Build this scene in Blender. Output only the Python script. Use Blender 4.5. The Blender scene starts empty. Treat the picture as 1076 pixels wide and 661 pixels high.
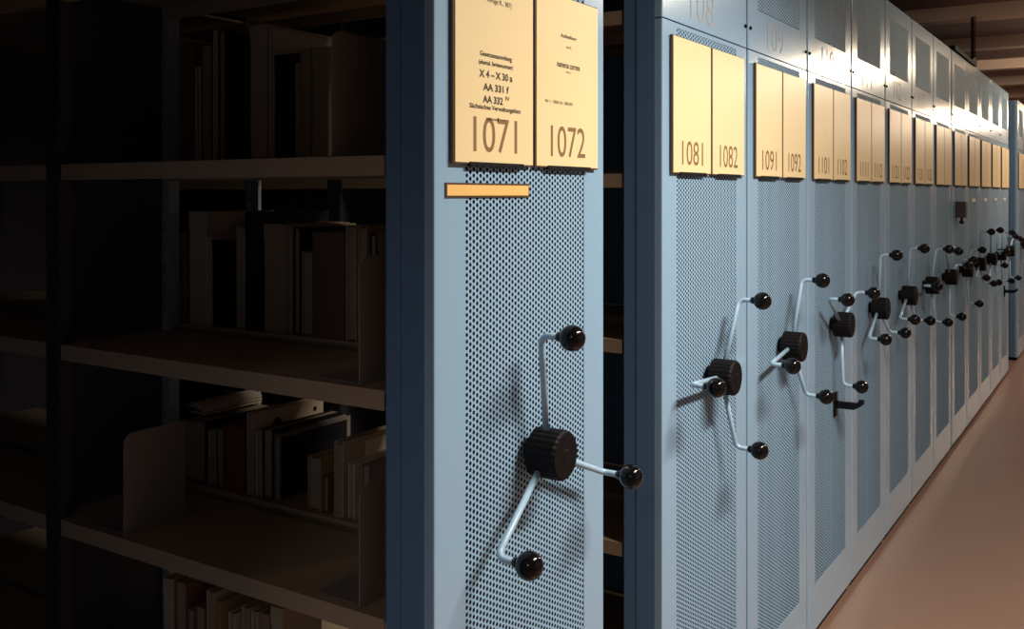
import bpy, bmesh, math, random
import numpy as np
from mathutils import Vector, Matrix
R = random.Random(7)
scn = bpy.context.scene
COL = scn.collection

# ------------------------------------------------------------------ materials
def mat(name, col, rough=.5, metal=0., spec=.5, noise=0., nscale=20., bump=0., bscale=200., coat=0.):
    m = bpy.data.materials.new(name); m.use_nodes = True
    nt = m.node_tree; p = nt.nodes['Principled BSDF']
    p.inputs['Base Color'].default_value = (*col, 1)
    p.inputs['Roughness'].default_value = rough
    p.inputs['Metallic'].default_value = metal
    p.inputs['Specular IOR Level'].default_value = spec
    p.inputs['Coat Weight'].default_value = coat
    p.inputs['Coat Roughness'].default_value = .12
    tc = nt.nodes.new('ShaderNodeTexCoord')
    if noise:
        n = nt.nodes.new('ShaderNodeTexNoise'); n.inputs['Scale'].default_value = nscale
        n.inputs['Detail'].default_value = 5
        nt.links.new(tc.outputs['Object'], n.inputs['Vector'])
        mx = nt.nodes.new('ShaderNodeMix'); mx.data_type = 'RGBA'
        mx.inputs['A'].default_value = (*[c * (1 - noise) for c in col], 1)
        mx.inputs['B'].default_value = (*[min(1, c * (1 + noise)) for c in col], 1)
        nt.links.new(n.outputs['Fac'], mx.inputs['Factor'])
        nt.links.new(mx.outputs['Result'], p.inputs['Base Color'])
    if bump:
        n2 = nt.nodes.new('ShaderNodeTexNoise'); n2.inputs['Scale'].default_value = bscale
        nt.links.new(tc.outputs['Object'], n2.inputs['Vector'])
        b = nt.nodes.new('ShaderNodeBump'); b.inputs['Strength'].default_value = bump
        b.inputs['Distance'].default_value = .001
        nt.links.new(n2.outputs['Fac'], b.inputs['Height'])
        nt.links.new(b.outputs['Normal'], p.inputs['Normal'])
    return m

M = {}
M['face'] = mat('pale_blue_paint', (.305, .49, .68), .20, spec=1.0, bump=.12, bscale=300, noise=.03, nscale=3)
M['perf'] = mat('pale_blue_perforated', (.305, .49, .68), .60, spec=.3, bump=.05)
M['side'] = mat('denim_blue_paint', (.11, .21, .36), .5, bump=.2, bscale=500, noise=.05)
M['rod'] = mat('rod_paint', (.36, .54, .70), .28)
M['dark'] = mat('black_metal', (.010, .010, .012), .75, spec=.15)
M['rubber'] = mat('hub_plastic', (.004, .003, .004), .6, spec=.18, bump=.3)
M['ball'] = mat('ball_plastic', (.004, .004, .005), .12, spec=.3)
M['paper'] = mat('warm_paper', (.98, .79, .44), .34, spec=1.0, noise=.03, nscale=8)
M['backing'] = mat('sign_backing', (.09, .05, .03), .4)
M['ink'] = mat('brown_ink', (.26, .145, .06), .6)
M['ink2'] = mat('black_ink', (.05, .03, .015), .6)
M['inkf'] = mat('faint_number', (.42, .38, .36), .5)
M['shelf'] = mat('beige_shelf', (.36, .26, .17), .5, bump=.2, noise=.06)
M['web'] = mat('dark_grey_shade', (.035, .035, .042), .5)  # shade deep in the open shelving, put into the colour
M['post'] = mat('galvanised_post', (.42, .46, .48), .4, metal=.3)
M['bookend'] = mat('taupe_metal', (.22, .19, .165), .45, bump=.2)
M['pages'] = mat('paper_block', (.36, .27, .18), .8, noise=.1, nscale=60)
M['floor'] = mat('vinyl_floor', (.26, .155, .11), .32, noise=.10, nscale=1.2, spec=.5)
M['ceil'] = mat('ceiling_plaster', (.30, .20, .17), .8, noise=.06, nscale=3)
M['beam'] = mat('beam_paint', (.80, .62, .50), .7, noise=.04, nscale=3)
M['wall'] = mat('wall_paint', (.20, .16, .15), .8, noise=.04)
M['card'] = mat('white_card', (.85, .82, .72), .4)
M['strip'] = mat('amber_card', (.98, .60, .20), .45, noise=.04)
M['box'] = mat('lock_box_grey', (.06, .055, .06), .45)
BK = {}
def bookmat(key, col, rough=.65):
    if key not in BK: BK[key] = mat('cover_' + key, col, rough, noise=.12, nscale=30)
    return BK[key]
bookmat('black', (.012, .012, .014), .4); bookmat('beige', (.50, .38, .26)); bookmat('tan', (.42, .28, .15))
bookmat('brown', (.16, .09, .055)); bookmat('red', (.22, .035, .025)); bookmat('cream', (.62, .52, .40))
bookmat('grey', (.20, .17, .15)); bookmat('rust', (.20, .09, .05)); bookmat('label', (.80, .68, .48))

# ------------------------------------------------------------------ mesh helpers
def obj(name, bm, m, parent=None, smooth=False, loc=(0, 0, 0), label=None):
    me = bpy.data.meshes.new(name); bm.normal_update(); bm.to_mesh(me); bm.free()
    for mm in (m if isinstance(m, (list, tuple)) else [m]): me.materials.append(mm)
    if smooth:
        for p in me.polygons: p.use_smooth = True
    return link(name, me, parent, loc, label)
def link(name, me, parent=None, loc=(0, 0, 0), label=None):
    o = bpy.data.objects.new(name, me); COL.objects.link(o); o.location = loc
    if parent: o.parent = parent
    if label: o['label'] = label
    return o
def bx(bm, x0, x1, y0, y1, z0, z1, bev=0, mi=0):
    r = bmesh.ops.create_cube(bm, size=1)
    vs = r['verts']
    bmesh.ops.scale(bm, vec=(x1 - x0, y1 - y0, z1 - z0), verts=vs)
    bmesh.ops.translate(bm, vec=((x0 + x1) / 2, (y0 + y1) / 2, (z0 + z1) / 2), verts=vs)
    fs = set(f for v in vs for f in v.link_faces)
    for f in fs: f.material_index = mi
    if bev:
        es = list(set(e for v in vs for e in v.link_edges))
        bmesh.ops.bevel(bm, geom=es, offset=bev, segments=2, profile=.6, affect='EDGES')
def prism(bm, pts, z0, z1, mi=0):
    a = [bm.verts.new((x, y, z0)) for x, y in pts]; b = [bm.verts.new((x, y, z1)) for x, y in pts]
    n = len(pts)
    bm.faces.new(a[::-1]).material_index = mi; bm.faces.new(b).material_index = mi
    for i in range(n):
        bm.faces.new((a[i], a[(i + 1) % n], b[(i + 1) % n], b[i])).material_index = mi
def extrude_poly(bm, pts3, off, mi=0):
    a = [bm.verts.new(p) for p in pts3]; b = [bm.verts.new(Vector(p) + Vector(off)) for p in pts3]
    n = len(a)
    bm.faces.new(a[::-1]).material_index = mi; bm.faces.new(b).material_index = mi
    for i in range(n):
        bm.faces.new((a[i], a[(i + 1) % n], b[(i + 1) % n], b[i])).material_index = mi
    bmesh.ops.recalc_face_normals(bm, faces=bm.faces)
def cyl(bm, p0, p1, r, seg=16, r2=None):
    p0, p1 = Vector(p0), Vector(p1); d = p1 - p0
    q = Vector((0, 0, 1)).rotation_difference(d.normalized()).to_matrix().to_4x4()
    bmesh.ops.create_cone(bm, cap_ends=True, segments=seg, radius1=r, radius2=r if r2 is None else r2, depth=d.length,
                          matrix=Matrix.Translation((p0 + p1) / 2) @ q)
def tube(bm, pts, r, seg=12):
    pts = [Vector(p) for p in pts]; rings = []
    prev = None
    for i, p in enumerate(pts):
        t = (pts[min(i + 1, len(pts) - 1)] - pts[max(i - 1, 0)]).normalized()
        if prev is None:
            u = t.orthogonal().normalized()
        else:
            u = (prev - t * prev.dot(t)).normalized()
        prev = u; v = t.cross(u)
        rings.append([bm.verts.new(p + r * (math.cos(a) * u + math.sin(a) * v)) for a in [2 * math.pi * k / seg for k in range(seg)]])
    for a, b in zip(rings, rings[1:]):
        for k in range(seg): bm.faces.new((a[k], a[(k + 1) % seg], b[(k + 1) % seg], b[k]))
    bm.faces.new(rings[0][::-1]); bm.faces.new(rings[-1])
def perf_mesh(name, y0, y1, z0, z1, h=.0102, v=.0112, r=.0037):
    nc = int(round((y1 - y0) / h)); nr = int((z1 - z0) / v) + 1
    h = (y1 - y0) / nc; c = v * v / (8 * h)
    cor = [(h / 2 + c, 0), (h / 2 - c, v / 2), (-(h / 2 - c), v / 2), (-(h / 2 + c), 0), (-(h / 2 - c), -v / 2), (h / 2 - c, -v / 2)]
    outer = []
    for i in range(6):
        a, b = cor[i], cor[(i + 1) % 6]; outer += [a, ((a[0] + b[0]) / 2, (a[1] + b[1]) / 2)]
    ring = [(r * math.cos(math.atan2(q[1], q[0])), r * math.sin(math.atan2(q[1], q[0]))) for q in outer]
    cell = np.array(outer + ring)
    ci, ri = np.meshgrid(np.arange(nc), np.arange(nr), indexing='ij')
    cy = y0 + (ci + .5) * h; cz = z0 + (ri + .25 + .5 * (ci % 2)) * v
    ctr = np.stack([cy.ravel(), cz.ravel()], 1); n = len(ctr)
    P = (ctr[:, None, :] + cell[None]).reshape(-1, 2)
    P[:, 1] = np.clip(P[:, 1], z0 - .006, z1 + .006)
    co = np.zeros((len(P), 3)); co[:, 1:] = P
    k = np.arange(12); q = np.stack([k, (k + 1) % 12, 12 + (k + 1) % 12, 12 + k], 1)
    F = (np.arange(n)[:, None, None] * 24 + q[None]).reshape(-1)
    me = bpy.data.meshes.new(name)
    me.vertices.add(len(co)); me.vertices.foreach_set('co', co.ravel())
    me.loops.add(len(F)); me.loops.foreach_set('vertex_index', F.astype(np.int32))
    nf = len(F) // 4; me.polygons.add(nf)
    me.polygons.foreach_set('loop_start', np.arange(0, nf * 4, 4, dtype=np.int32))
    me.polygons.foreach_set('loop_total', np.full(nf, 4, dtype=np.int32))
    me.update(calc_edges=True); me.validate(); me.materials.append(M['perf'])
    return me
def text_mesh(txt, width, height, bold=0., serif=False):
    cu = bpy.data.curves.new('t', 'FONT'); cu.body = txt; cu.size = 1; cu.align_x = 'CENTER'
    cu.extrude = 0; cu.offset = bold; cu.resolution_u = 4
    o = bpy.data.objects.new('t', cu); COL.objects.link(o)
    dg = bpy.context.evaluated_depsgraph_get(); dg.update()
    me = bpy.data.meshes.new_from_object(o.evaluated_get(dg))
    bpy.data.objects.remove(o)
    xs = [q.co.x for q in me.vertices]; ys = [q.co.y for q in me.vertices]
    sx = width / (max(xs) - min(xs)); sy = height / (max(ys) - min(ys))
    mx, my = (max(xs) + min(xs)) / 2, (max(ys) + min(ys)) / 2
    for q in me.vertices:
        x, y = (q.co.x - mx) * sx, (q.co.y - my) * sy
        q.co = (0, x, y)                       # faces +X, reads along +Y
    me.update(); return me
def add_text(name, parent, txt, y, z, w, h, m, x, bold=0., label=None):
    me = text_mesh(txt, w, h, bold); me.name = name; me.materials.append(m)
    return link(name, me, parent, (x, y, z), label)
def join_text(name, parent, items, m, x, label=None):
    for txt, y, z, w, h, b in items: add_text(name, parent, txt, y, z, w, h, m, x, b)
def tag(o, label, cat, group=None):
    o['label'] = label; o['category'] = cat
    if group: o['group'] = group
def empty(name, loc, label, cat, group=None):
    o = bpy.data.objects.new(name, None); COL.objects.link(o); o.location = loc
    o.empty_display_size = .1; tag(o, label, cat, group); return o

# ------------------------------------------------------------------ room
def struct(name, bm, m):
    o = obj(name, bm, m); o['kind'] = 'structure'; return o
RX0, RX1, RY0, RY1, CZ = -2.25, 2.6, -3.2, 17.5, 2.855
def sbox(name, m, *a):
    bm = bmesh.new(); bx(bm, *a); return struct(name, bm, m)
sbox('floor', M['floor'], RX0 - .1, RX1 + .1, RY0 - .1, RY1 + .1, -.1, 0)
sbox('ceiling', M['ceil'], RX0 - .1, RX1 + .1, RY0 - .1, RY1 + .1, CZ, CZ + .1)
sbox('wall_left', M['web'], RX0 - .1, RX0, RY0, RY1, 0, CZ)  # left wall coloured dark to stand for shade behind the shelves
sbox('wall_right', M['wall'], RX1, RX1 + .1, RY0, RY1, 0, CZ)
sbox('wall_back', M['wall'], RX0, RX1, RY0 - .1, RY0, 0, CZ)
sbox('wall_far', M['wall'], RX0, RX1, RY1, RY1 + .1, 0, CZ)
k = 0
y = 7.33 - 1.55 * 6
while y < 17:
    k += 1
    o = sbox('trim_%d' % k, M['beam'], RX0, RX1, y, y + .16, 2.76, CZ)
    o['label'] = 'pale shallow ceiling rib crossing the aisle'
    y += 1.55

# ------------------------------------------------------------------ cabinet geometry (local: face plane x=0, y 0..W)
W = .587; WY0, WY1 = .086, .501; ZS = 1.97; ZT = 2.42
def frame_bm(z0, z1, wz0, wz1):
    bm = bmesh.new()
    e = .003
    L = [(-.020, 0), (-e, 0), (-.0009, .0009), (0, e), (0, WY0), (-.0022, WY0), (-.0022, .02), (-.020, .02)]
    prism(bm, L, z0, z1)
    Rr = [(x, W - yy) for x, yy in L][::-1]
    Rr = [(x, (WY1 if abs((W - yy) - WY0) < 1e-6 else yy)) for x, yy in Rr]
    prism(bm, Rr, z0, z1)
    bx(bm, -.0022, 0, WY0, WY1, z0, wz0); bx(bm, -.0022, 0, WY0, WY1, wz1, z1)
    bx(bm, -.018, -.0022, .02, W - .02, z0, z0 + .01); bx(bm, -.018, -.0022, .02, W - .02, z1 - .01, z1)
    bmesh.ops.recalc_face_normals(bm, faces=bm.faces)
    return bm
def to_mesh(bm, name, m, smooth=False):
    me = bpy.data.meshes.new(name); bm.normal_update(); bm.to_mesh(me); bm.free()
    for mm in (m if isinstance(m, (list, tuple)) else [m]): me.materials.append(mm)
    if smooth:
        for p in me.polygons: p.use_smooth = True
    return me
ME = {}
ME['face'] = to_mesh(frame_bm(.03, ZS - .002, .19, 1.957), 'face_plate', M['face'])
ME['head'] = to_mesh(frame_bm(ZS + .002, ZT, 2.095, 2.35), 'header_plate', M['face'])
ME['perf'] = perf_mesh('perforated_sheet', WY0, WY1, .19, 1.957)
ME['perfh'] = perf_mesh('perforated_sheet', WY0, WY1, 2.095, 2.35)
bm = bmesh.new()                                     # side flange, left
bx(bm, -.068, -.0205, 0, .012, .03, ZT, .001); bx(bm, -.102, -.0705, .0015, .03, .03, ZT, .001); bx(bm, -.0705, -.068, .003, .012, .03, ZT)
ME['side'] = to_mesh(bm, 'side_panel', M['side'])
bm = bmesh.new()
bx(bm, -.068, -.0205, W - .012, W, .03, ZT, .001); bx(bm, -.102, -.0705, W - .03, W - .0015, .03, ZT, .001); bx(bm, -.0705, -.068, W - .012, W - .003, .03, ZT)
ME['side2'] = to_mesh(bm, 'side_panel', M['side'])
bm = bmesh.new(); bx(bm, -.101, -.098, .031, W - .031, .03, ZT); ME['back'] = to_mesh(bm, 'back_panel', M['dark'])  # coloured black so the hollow behind the holes reads as shade
bm = bmesh.new(); bx(bm, -2.1, -.012, .02, W - .02, .0, .03); ME['kick'] = to_mesh(bm, 'kick_plate', M['dark'])
bm = bmesh.new()
for yy in (.013, W - .013):
    cyl(bm, (0, yy, 2.032), (.006, yy, 2.032), .006, 12, .004)
ME['screw'] = to_mesh(bm, 'screw', M['dark'])
# hand wheel hub
bm = bmesh.new()
N = 96; prof = [(.014, .038), (.016, .0455), (.072, .0455), (.077, .042)]
rings = []
for x, r in prof:
    rings.append([bm.verts.new((x, (r - (.0010 if (i // 2) % 2 else 0)) * math.cos(2 * math.pi * i / N), (r - (.0010 if (i // 2) % 2 else 0)) * math.sin(2 * math.pi * i / N))) for i in range(N)])
for a, b in zip(rings, rings[1:]):
    for i in range(N): bm.faces.new((a[i], a[(i + 1) % N], b[(i + 1) % N], b[i]))
bm.faces.new(rings[-1]); bm.faces.new(rings[0][::-1])
cyl(bm, (0, 0, 0), (.014, 0, 0), .022, 24)
cyl(bm, (.077, 0, 0), (.0785, 0, 0), .014, 24, .010)
bmesh.ops.recalc_face_normals(bm, faces=bm.faces)
ME['hub'] = to_mesh(bm, 'hand_wheel', M['rubber'])
RA, XA, XB = .222, .042, .107
bm = bmesh.new()
pts = [(XA - .004, 0, .030), (XA, 0, RA - .02)]
rb = .018
for i in range(1, 8):
    a = i / 8 * math.pi / 2
    pts.append((XA + rb * (1 - math.cos(a)), 0, RA - rb + rb * math.sin(a)))
pts += [(XA + rb, 0, RA), (XB - .012, 0, RA)]
tube(bm, pts, .0062, 14)
bmesh.ops.recalc_face_normals(bm, faces=bm.faces)
ME['arm'] = to_mesh(bm, 'arm', M['rod'], True)
bm = bmesh.new()
bmesh.ops.create_uvsphere(bm, u_segments=28, v_segments=18, radius=.0238, matrix=Matrix.Translation((XB, 0, RA)) @ Matrix.Rotation(math.pi / 2, 4, 'Y'))
cyl(bm, (XB - .030, 0, RA), (XB - .018, 0, RA), .0085, 18, .011)
ME['knob'] = to_mesh(bm, 'ball_knob', M['ball'], True)
# sign
SW, SH = .249, .335
bm = bmesh.new(); bx(bm, 0, .006, 0, SW, 0, SH, .001); ME['sign'] = to_mesh(bm, 'sign_panel', M['backing'])
bm = bmesh.new(); bx(bm, .0061, .0072, .005, SW - .0015, .003, SH - .002, .0004); ME['sheet'] = to_mesh(bm, 'paper_sheet', M['paper'])
bm = bmesh.new(); bx(bm, .002, .009, .045, SW - .035, -.003, .0045, .001); ME['clip'] = to_mesh(bm, 'holder_clip', M['dark'])
# uprights and shelves
def slot_post_bm(x0, x1, y0, y1, z0, z1):
    """thin galvanised angle post with two rows of slots facing -Y"""
    bm = bmesh.new(); w = x1 - x0
    bx(bm, x0, x0 + .004, y0, y1, z0, z1); bx(bm, x1 - .004, x1, y0, y1, z0, z1)
    xs = [x0 + .004, x0 + w * .30, x0 + w * .42, x0 + w * .58, x0 + w * .70, x1 - .004]
    for i in (0, 2, 4): bx(bm, xs[i], xs[i + 1], y0, y0 + .003, z0, z1)
    n = int((z1 - z0) / .05)
    for i in range(n + 1):
        zz = z0 + i * .05
        for j in (1, 3): bx(bm, xs[j], xs[j + 1], y0, y0 + .003, zz, min(zz + .026, z1))
    return bm
HTS = [.06, .45, .84, 1.222, 1.615, 2.005, 2.385]
HTS108 = [.06, .30, .70, 1.195, 1.60, 1.998, 2.385]
def shelf_mesh(x0, x1, y0, y1, up):
    bm = bmesh.new()
    bx(bm, x0, x1, y0, y1, -.006, 0, .0008)
    bx(bm, x0, x1, y0, y0 + .003, -.034, -.003, .0008); bx(bm, x0, x1, y1 - .003, y1, -.034, -.003, .0008)
    bx(bm, x0, x1, y0 + .003, y0 + .018, -.034, -.031)
    if up: bx(bm, x0, x1, y0, y0 + .002, -.02, .004)
    return to_mesh(bm, 'shelf', M['shelf'])
ME['sh_l'] = shelf_mesh(-1.025, -.108, .004, .285, False)
ME['sh_r'] = shelf_mesh(-1.025, -.108, .297, W - .004, True)
ME['sh_l2'] = shelf_mesh(-2.08, -1.085, .004, .285, False)
ME['sh_r2'] = shelf_mesh(-2.08, -1.085, .297, W - .004, True)
for i, (a, b) in enumerate([(.004, .014), (.289, .299), (W - .014, W - .004)]):
    ME['post%d' % i] = to_mesh(slot_post_bm(-1.08, -1.03, a, b + .02 if i < 2 else b, .03, 2.38), 'upright_post', M['web'] if i == 0 else M['post'])  # front post gets its shade as colour, unlike the galvanised ones
bm = bmesh.new(); bx(bm, -1.057, -1.053, .03, .285, .06, 2.38); ME['web'] = to_mesh(bm, 'frame_web', M['web'])
bm = bmesh.new()
bx(bm, -2.1, -.105, .003, .006, .03, ZT); bx(bm, -2.1, -.105, W - .006, W - .003, .03, ZT); bx(bm, -2.1, -.105, .006, W - .006, ZT - .01, ZT)
bx(bm, -2.1, -2.095, .006, W - .006, .03, ZT - .01)
ME['case'] = to_mesh(bm, 'side_casing', M['side'])
bm = bmesh.new(); bx(bm, -2.1, -.003, .004, W - .004, ZT - .0, ZT + .004); ME['roof'] = to_mesh(bm, 'top_panel', M['side'])

def cabinet(y, num, angles, label, nums=True, openside=False, heights=None, signs=True):
    root = empty('mobile_shelving_cabinet', (0, y, 0), label, 'shelving cabinet', 'mobile shelving cabinets along the aisle')
    fp = link('face_plate', ME['face'], root); link('perforated_sheet', ME['perf'], fp, (-.0006, 0, 0), 'sheet of small round holes in pale blue steel')
    hp = link('header_plate', ME['head'], root); link('perforated_sheet', ME['perfh'], hp, (-.0006, 0, 0)); link('screw', ME['screw'], hp)
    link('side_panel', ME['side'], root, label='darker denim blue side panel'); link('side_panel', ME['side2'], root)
    link('back_panel', ME['back'], root); link('kick_plate', ME['kick'], root); link('top_panel', ME['roof'], root)
    if num and nums:
        add_text('header_number', hp, str(num), .250, 2.033, .158, .082, M['inkf'] if num < 110 else M['ink2'], .0006, -.024 if num < 110 else -.015)
    hub = link('hand_wheel', ME['hub'], root, (0, .296 - .004, 1.075))
    for a in angles:
        ar = link('arm', ME['arm'], hub); kb = link('ball_knob', ME['knob'], hub, label='glossy black ball on the arm end')
        for o in (ar, kb): o.rotation_euler = (-math.radians(a), 0, 0)
    for i in (0, 1):
        sg = link('sign_panel', ME['sign'], root, (.002, .040 + i * .2555, 1.60), 'warm yellow sign sheet with a dark edge')
        link('paper_sheet', ME['sheet'], sg); link('holder_clip', ME['clip'], sg)
        if num and nums:
            m = M['ink'] if num != 107 or 1 else M['ink']
            add_text('sign_number', sg, '%d%d' % (num, i + 1), SW / 2, .052, .136, .060, m, .0076, 0.)
    if openside:
        for z in heights:
            link('shelf', ME['sh_l'], root, (0, 0, z)); link('shelf', ME['sh_r'], root, (0, 0, z + .012))
            link('shelf', ME['sh_l2'], root, (0, 0, z)); link('shelf', ME['sh_r2'], root, (0, 0, z + .012))
        for i in range(3): link('upright_post', ME['post%d' % i], root, label='pale galvanised post with slots' if i else 'slotted post with shade painted into its colour')
        link('frame_web', ME['web'], root)
    else:
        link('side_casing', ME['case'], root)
    return root

def tri(a): return (a, a + 120, a + 240)
c107 = cabinet(1.240, 107, tri(-8), 'nearest pale blue perforated cabinet beside the open shelves, signs 1071 and 1072', True, True, HTS)
c107_header = None
cabs = {}
P = .603; Y108 = 2.127
ang = {108: (31, 156, 274), 109: (25, 142, 264), 110: (63, 178, 300), 111: tri(3), 112: tri(7), 113: tri(34), 114: (75, 190, 315),
       115: (58, 165, 290), 116: tri(10), 117: tri(-15), 118: tri(40), 119: tri(65), 120: tri(90)}
extra = {110: 'black hook lever below its crank', 112: 'fifth one past the open gap', 113: 'just before the one at the wide dark seam',
         114: 'its far edge at the wide dark seam'}
lab = {108: 'pale blue cabinet with signs 1081 and 1082, dark side facing the open gap',
       109: 'pale blue perforated cabinet with signs 1091 and 1092',
       110: 'pale blue cabinet with faint sign 1101 and a black hook below its crank',
       111: 'cabinet numbered 111 in the brightest patch of lamplight',
       112: 'grey blue cabinet numbered 112, right after the one numbered 111',
       113: 'grey blue cabinet two before the wide dark vertical seam',
       114: 'grey blue cabinet whose far edge is the wide dark vertical seam',
       115: 'cabinet just past the wide dark seam, small dark lock box on its face',
       116: 'far cabinet right behind the one with the lock box',
       117: 'far cabinet, middle of the five past the wide dark seam',
       118: 'far cabinet, last but one before the dark gap at the row end',
       119: 'last cabinet of the row, beside the narrow dark gap, black hook on it',
       120: 'cabinet beyond the far gap showing its tall dark side at right edge'}
for i in range(12):
    n = 108 + i
    y = Y108 + i * P + (.027 if n >= 115 else 0)
    cabs[n] = cabinet(y, n, ang[n], lab[n], n <= 113, n == 108, HTS108)
cabs[120] = cabinet(10.13, 120, ang[120], lab[120], False)

# header number 107 exists above the frame; texts of the two front sheets
s1 = [c for c in c107.children if c.name.startswith('sign_panel')]
s1.sort(key=lambda o: o.location.y)
def L(z): return z - 1.60
c = .125
join_text('printed_text', s1[0], [
    ('Anlage, Recht,', c + .022, L(1.906), .095, .012, .004), ('vorage R., 387)', c + .010, L(1.884), .078, .011, .004),
    ('Gesetzessammlung', c, L(1.789), .100, .011, .022), ('(ehemal. Seriennummer)', c, L(1.7745), .106, .010, .022),
    ('X 4 \u2013 X 30 a', c, L(1.756), .104, .0130, .03), ('AA 331 f', c, L(1.734), .080, .0130, .03),
    ('AA 332', c - .010, L(1.713), .062, .0130, .03), ('IV', c + .036, L(1.719), .014, .007, .015),
    ('S\u00e4chsisches Verwaltungsblatt', c, L(1.698), .160, .0105, .022), ('und \u2013', c, L(1.680), .060, .006, .02)],
    M['ink2'], .0076, 'dark printed lines of text')
join_text('printed_text', s1[1], [
    ('Aufstellung', c, L(1.857), .062, .0095, .014), ('nach', c, L(1.838), .020, .005, .005),
    ('numerus currens', c, L(1.800), .090, .0085, .014), ('(N.C.)', c, L(1.788), .020, .005, 0),
    ('Ab 1 / 2006 Nr. 500.001', c - .038, L(1.727), .106, .006, .002)],
    M['ink2'], .0076, 'small printed lines of text')
# label strip under sign 1071
bm = bmesh.new(); bx(bm, 0, .002, .028, .286, 1.544, 1.569, .0005)
st = obj('label_strip', bm, M['backing'], c107, label='narrow amber strip in a dark frame')
bm = bmesh.new(); bx(bm, .0021, .0028, .0315, .2825, 1.5475, 1.5655, .0002); obj('strip_card', bm, M['strip'], st)
bm = bmesh.new(); bx(bm, 0, .004, .20, .36, 1.498, 1.520, .0008); sm = to_mesh(bm, 'label_strip', M['card'])
for n in (116, 117, 118, 119): link('label_strip', sm, cabs[n], label='small white card strip')
# faint notes on sign 1101/1102
s110 = sorted([q for q in cabs[110].children if q.name.startswith('sign_panel')], key=lambda o: o.location.y)

# lock hooks (110 and 119)
def hook(cab, yl, z):
    bm = bmesh.new(); bx(bm, 0, .010, yl - .017, yl + .017, z - .045, z + .045, .0035)
    bx(bm, .010, .018, yl - .009, yl + .009, z - .014, z + .014, .002)
    pts = [(.016, yl + .009, z - .013), (.07, yl + .009, z - .013), (.088, yl + .009, z - .004), (.106, yl + .009, z + .010), (.106, yl + .009, z + .026),
           (.090, yl + .009, z + .026), (.088, yl + .009, z + .017), (.082, yl + .009, z + .013), (.070, yl + .009, z + .013), (.016, yl + .009, z + .013)]
    extrude_poly(bm, pts, (0, -.018, 0))
    obj('hook_lever', bm, M['ball'], cab, label='black hook lever')
hook(cabs[110], .340, .772); hook(cabs[119], .25, .74)
bm = bmesh.new(); bx(bm, 0, .058, .12, .20, 1.405, 1.505, .004)
lb = obj('lock_box', bm, M['box'], cabs[115], label='small dark grey lock box')
bm = bmesh.new(); cyl(bm, (.03, .16, 1.385), (.03, .16, 1.405), .007, 12)
bmesh.ops.create_uvsphere(bm, u_segments=16, v_segments=10, radius=.014, matrix=Matrix.Translation((.03, .16, 1.378)))
obj('knob', bm, M['ball'], lb, True)

# coiled cable hanging from the beam to the cabinet tops
bm = bmesh.new()
zc0, zc1 = 2.462, 2.757; turns = 22; pts = []
for i in range(turns * 12 + 1):
    a = 2 * math.pi * i / 12; pts.append((.0 + .014 * math.cos(a), 7.27 + .014 * math.sin(a), zc0 + (zc1 - zc0) * i / (turns * 12)))
tube(bm, pts, .0042, 6)
cc = obj('coiled_cable', bm, M['dark'], None, True); tag(cc, 'black coiled cable hanging from a ceiling beam to the cabinet tops', 'cable')
bm = bmesh.new()
pts = [(0, 6.39, 2.4245), (0, 6.39, 2.452), (0, 6.45, 2.455), (0, 7.10, 2.445), (0, 7.20, 2.475), (0, 7.32, 2.475), (0, 7.32, 2.4245)]
extrude_poly(bm, [(x - .02, y_, z) for x, y_, z in pts], (.035, 0, 0))
cb = obj('cable_bracket', bm, M['dark']); tag(cb, 'black arm on the cabinet tops holding the coiled cable', 'bracket')

# ------------------------------------------------------------------ books and bookends
CA, SA = math.cos(math.radians(32.87)), math.sin(math.radians(32.87))
def px2(px, Y):                                    # where the line of sight through a column meets the plane y=Y
    xc = -SA * 1020 + CA * (px - 538); yc = CA * 1020 + SA * (px - 538)
    return .95 + Y * xc / yc, Y / yc
def book(kind, color, x0, x1, y0, d, z, h, label, group, picture=False):
    cat = {'book': 'book', 'box': 'archive box', 'folder': 'folder'}[kind]
    nm = {'book': 'book', 'box': 'archive_box', 'folder': 'folder'}[kind]
    w = x1 - x0
    root = empty(nm, ((x0 + x1) / 2, y0, z), label, cat, group)
    cm = BK[color]; t = min(.003, w * .2); a = w / 2
    if kind == 'book':
        bm = bmesh.new()
        bx(bm, -a, -a + t, 0, d, 0, h, .0007); bx(bm, a - t, a, 0, d, 0, h, .0007); bx(bm, -a + t, a - t, d - t, d, 0, h)
        obj('cover', bm, cm, root)
        bm = bmesh.new(); bx(bm, -a + t, a - t, .004, d - t, .004, h - .004); obj('page_block', bm, M['pages'], root)
    elif kind == 'box':
        bm = bmesh.new(); bx(bm, -a, a, 0, d, 0, h * .86, .002); obj('box_body', bm, cm, root)
        bm = bmesh.new(); bx(bm, -a - .001, a + .001, -.0015, d + .001, h * .84, h, .002); obj('lid', bm, cm, root)
    else:
        bm = bmesh.new(); bx(bm, -a, -a + t, 0, d, 0, h, .0007); bx(bm, a - t, a, .0, d, 0, h, .0007); bx(bm, -a + t, a - t, .0, d, 0, t)
        obj('cover', bm, cm, root)
        bm = bmesh.new(); bx(bm, -a + t, a - t, .004, d - .004, t, h - .008); obj('paper_stack', bm, M['pages'], root)
    return root
ordw = ['leftmost', 'second', 'third', 'fourth', 'fifth', 'sixth', 'seventh', 'eighth', 'ninth', 'tenth', 'eleventh', 'twelfth', 'thirteenth', 'fourteenth', 'fifteenth', 'sixteenth', 'seventeenth']
sizes = lambda w: 'thin' if w < .018 else ('thick' if w > .04 else 'slim')
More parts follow.
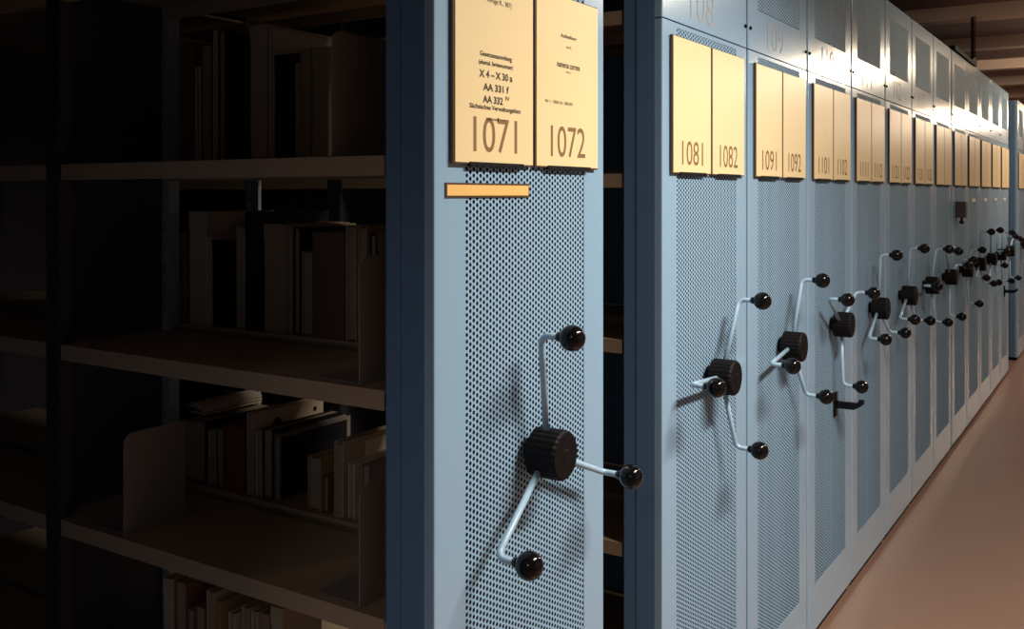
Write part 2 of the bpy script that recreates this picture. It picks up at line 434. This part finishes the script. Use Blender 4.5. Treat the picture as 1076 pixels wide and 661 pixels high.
S1 = [(150, 164, 42, 'box', 'black'), (167, 176, 73, 'book', 'grey'), (177, 187, 40, 'book', 'beige'), (188, 204, 46, 'box', 'brown'), (205, 210, 70, 'book', 'cream'),
      (211, 222, 47, 'book', 'rust'), (223, 227, 32, 'folder', 'cream'), (229, 237, 33, 'book', 'black'), (239, 259, 42, 'box', 'black'), (262, 279, 27, 'box', 'beige'),
      (281, 286, 31, 'folder', 'cream'), (287, 309, 58, 'box', 'black'), (310, 314, 66, 'book', 'beige'), (315, 326, 51, 'book', 'tan'), (328, 345, 50, 'box', 'tan')]
S2 = [(155, 196, 244, 'box', 'brown'), (198, 216, 222, 'box', 'beige'), (217, 221, 249, 'folder', 'cream'), (222, 247, 252, 'box', 'black'), (248, 256, 238, 'book', 'beige'),
      (257, 275, 222, 'box', 'black'), (276, 292, 235, 'box', 'tan'), (293, 299, 236, 'book', 'beige'), (300, 306, 237, 'book', 'tan'), (307, 314, 239, 'book', 'black'),
      (315, 326, 264, 'book', 'tan'), (328, 361, 243, 'box', 'brown'), (363, 374, 237, 'book', 'beige'), (376, 386, 238, 'book', 'tan'), (387, 394, 246, 'book', 'black'), (395, 410, 243, 'box', 'brown')]
S3 = [(160, 184, 426, 'box', 'black'), (186, 215, 438, 'folder', 'black'), (217, 225, 452, 'book', 'beige'), (226, 234, 450, 'book', 'brown'), (235, 256, 446, 'box', 'red'),
      (258, 265, 434, 'folder', 'beige'), (267, 273, 453, 'book', 'cream'), (275, 286, 450, 'book', 'black'), (288, 294, 456, 'folder', 'grey'),
      (323, 337, 479, 'book', 'tan'), (339, 345, 500, 'book', 'rust'), (351, 361, 463, 'folder', 'beige'), (365, 372, 486, 'book', 'cream'), (380, 388, 488, 'book', 'grey')]
S4 = [(172, 182, 606, 'box', 'beige'), (184, 196, 610, 'book', 'rust'), (197, 204, 640, 'book', 'grey'), (205, 216, 636, 'book', 'rust'), (217, 226, 620, 'book', 'beige'), (228, 232, 632, 'book', 'tan'),
      (240, 247, 643, 'book', 'cream'), (254, 262, 637, 'book', 'beige'), (264, 271, 641, 'book', 'cream'), (273, 283, 643, 'book', 'tan'), (285, 297, 636, 'box', 'beige')]
NAMES = {'black': 'black', 'beige': 'beige', 'cream': 'cream', 'brown': 'dark brown', 'rust': 'rust brown', 'tan': 'tan', 'grey': 'grey', 'red': 'dark red'}
KIND = {'book': 'volume', 'box': 'box file', 'folder': 'document folder'}
made = {}
for S, z0, Y0, dd, where, grp in [(S1, 1.615 + .012, 1.56, .23, 'upper shelf', 'volumes on the upper shelf'), (S2, 1.222 + .012, 1.56, .22, 'middle shelf', 'volumes on the middle shelf'),
                                  (S3, .84 + .012, 1.56, .24, 'shelf below the middle', 'volumes on the shelf below the middle'), (S4, .45, 1.40, .115, 'bottom visible shelf', 'volumes on the bottom visible shelf')]:
    for i, (a, b, yt, kind, colr) in enumerate(S):
        x0, t = px2(a, Y0); x1, _ = px2(b, Y0)
        x1 -= .0008
        h = 1.55 - (yt - 204) * t - z0
        hmax = (.36 if Y0 > 1.5 else .35); h = min(h, hmax - .02)
        lbl = '%s %s %s, %s from the left on the %s' % (sizes(x1 - x0), NAMES[colr], KIND[kind], ordw[i], where) if i else '%s %s %s, leftmost on the %s' % (sizes(x1 - x0), NAMES[colr], KIND[kind], where)
        made[(where, i)] = book(kind, colr, x0, x1, Y0 + (R.random() * .006 if Y0 > 1.5 else 0), dd - R.random() * .01, z0, h, lbl, grp)
# blots on the beige folder face, printed label on the right-hand beige folder, pale rim on the grey one
def face_mark(root, name, items, m, label=None):
    cov = [q for q in root.children if q.name.startswith('cover')][0]
    xs = max(v.co.x for v in cov.data.vertices)
    bm = bmesh.new()
    for (y0, y1, z0, z1) in items: bx(bm, xs, xs + .0006, y0, y1, z0, z1)
    return obj(name, bm, m, cov, label=label)
f = made[('shelf below the middle', 5)]
cov = [q for q in f.children if q.name.startswith('cover')][0]; hh = max(v.co.z for v in cov.data.vertices); xs = max(v.co.x for v in cov.data.vertices)
bm = bmesh.new()
for yy, zz, r in [(.075, hh - .035, .013), (.063, hh - .045, .010), (.087, hh - .046, .010), (.075, hh - .055, .013), (.20, hh - .025, .006)]:
    cyl(bm, (xs, yy, zz), (xs + .0006, yy, zz), r, 14)
obj('printed_figure', bm, M['dark'], cov, label='small dark printed blots')
f = made[('shelf below the middle', 8)]
cov = [q for q in f.children if q.name.startswith('cover')][0]; hh = max(v.co.z for v in cov.data.vertices)
face_mark(f, 'dark_face', [(.006, .222, .006, hh - .008)], BK['black'], 'black face inside a pale rim')
f = made[('shelf below the middle', 11)]
cov = [q for q in f.children if q.name.startswith('cover')][0]; hh = max(v.co.z for v in cov.data.vertices)
lbm = face_mark(f, 'printed_label', [(.07, .225, hh - .105, hh - .012)], BK['label'], 'pale printed label')
xs = max(v.co.x for v in lbm.data.vertices)
bm = bmesh.new()
for q in [(.082, .094, hh - .085, hh - .062), (.115, .20, hh - .050, hh - .046), (.115, .19, hh - .064, hh - .061), (.115, .18, hh - .074, hh - .071)]:
    bx(bm, xs, xs + .0004, *q)
obj('label_print', bm, M['ink2'], lbm.parent)
# papers lying across the black boxes
x0, _ = px2(192, 1.60); x1, _ = px2(214, 1.60)
top = max(made[('shelf below the middle', 1)].location.z + max(v.co.z for c_ in made[('shelf below the middle', 1)].children for v in c_.data.vertices), 0)
bm = bmesh.new()
n = 9
for layer in range(3):
    vs = []
    for i in range(n):
        u = i / (n - 1); zc = top + .0015 + layer * .007 + .010 * math.sin(u * math.pi) * (1 if layer else .3)
        vs.append((x0 + (x1 - x0) * u, zc))
    for (xa, za), (xb, zb) in zip(vs, vs[1:]):
        extrude_poly(bm, [(xa, 1.60, za), (xb, 1.60, zb), (xb, 1.60, zb + .003), (xa, 1.60, za + .003)], (0, .19, 0))
pp = obj('paper_bundle', bm, BK['cream']); tag(pp, 'pale papers lying across the top of the black folder', 'papers')

def bookend(x, z, depth, h, label):
    root = empty('bookend', (x, 1.252, z), label, 'bookend', 'metal bookends standing on the open shelves')
    bm = bmesh.new(); r = .022
    pts = [(0, 0, 0), (0, depth, 0)]
    for cy, cz, a0 in [(depth - r, h - r, 0), (r, h - r, 90)]:
        for i in range(7):
            a = math.radians(a0 + i * 15); pts.append((0, cy + r * math.cos(a), cz + r * math.sin(a)))
    extrude_poly(bm, pts, (.0022, 0, 0)); obj('upright_plate', bm, M['bookend'], root)
    bm = bmesh.new(); bx(bm, -.11, 0, .01, depth - .01, .0002, .002, .0004); obj('foot', bm, M['bookend'], root)
    return root
bookend(-.818, .8405, .155, .212, 'taupe metal bookend at the left end of the shelf below the middle')
bookend(-.171, .8405, .20, .208, 'dark metal bookend near the blue cabinet side on the shelf below the middle')
bookend(-.171, 1.2225, .20, .222, 'metal bookend on the middle shelf near the blue side')
bookend(-.235, 1.6155, .20, .222, 'large taupe metal bookend on the upper shelf near the blue side')

# unseen neighbouring cabinet, added to block light into the open gap
cabinet(.500 - W, 106, tri(20), 'unseen closed pale blue cabinet added beside the open gap to block light', False)

# ------------------------------------------------------------------ lights
def area(name, loc, sx, sy, power, col, spread=125, rot=(0, 0, 0)):
    l = bpy.data.lights.new(name, 'AREA'); l.shape = 'RECTANGLE'; l.size = sx; l.size_y = sy
    l.energy = power; l.color = col; l.spread = math.radians(spread)
    o = bpy.data.objects.new(name, l); COL.objects.link(o); o.location = loc; o.rotation_euler = rot
    return o
for yl, pw, sp in [(-2.3, 34, 150), (2.2, 84, 150), (5.6, 6, 150), (9.2, 16, 150), (12.9, 26, 160)]:
    area('aisle_lamp', (1.35, yl, 2.72), .16, 1.3, pw, (1, .91, .80) if yl < 6 else (1, .80, .68), sp)
def bulb(loc, power, r=.07, col=(1, .84, .62)):
    l = bpy.data.lights.new('aisle_bulb', 'POINT'); l.energy = power; l.color = col; l.shadow_soft_size = r
    o = bpy.data.objects.new('aisle_bulb', l); COL.objects.link(o); o.location = loc
bulb((1.35, 9.2, 2.70), 60); bulb((1.35, 16.4, 2.70), 90); bulb((1.35, 4.9, 2.70), 13)
w = bpy.data.worlds.new('World'); scn.world = w; w.use_nodes = True
w.node_tree.nodes['Background'].inputs['Color'].default_value = (.5, .55, .7, 1)
w.node_tree.nodes['Background'].inputs['Strength'].default_value = 0.0

# ------------------------------------------------------------------ camera
cam = bpy.data.cameras.new('camera'); co = bpy.data.objects.new('camera', cam); COL.objects.link(co)
cam.sensor_width = 36; cam.lens = 1020 / 1076 * 36; cam.shift_y = -(330.5 - 204) / 1076; cam.clip_start = .02
co.location = (.95, 0, 1.55); co.rotation_euler = (math.radians(90), 0, math.radians(32.87))
scn.camera = co
scn.view_settings.view_transform = 'Standard'; scn.view_settings.look = 'None'
scn.view_settings.gamma = 1; scn.view_settings.use_curve_mapping = False; scn.view_settings.exposure = 0
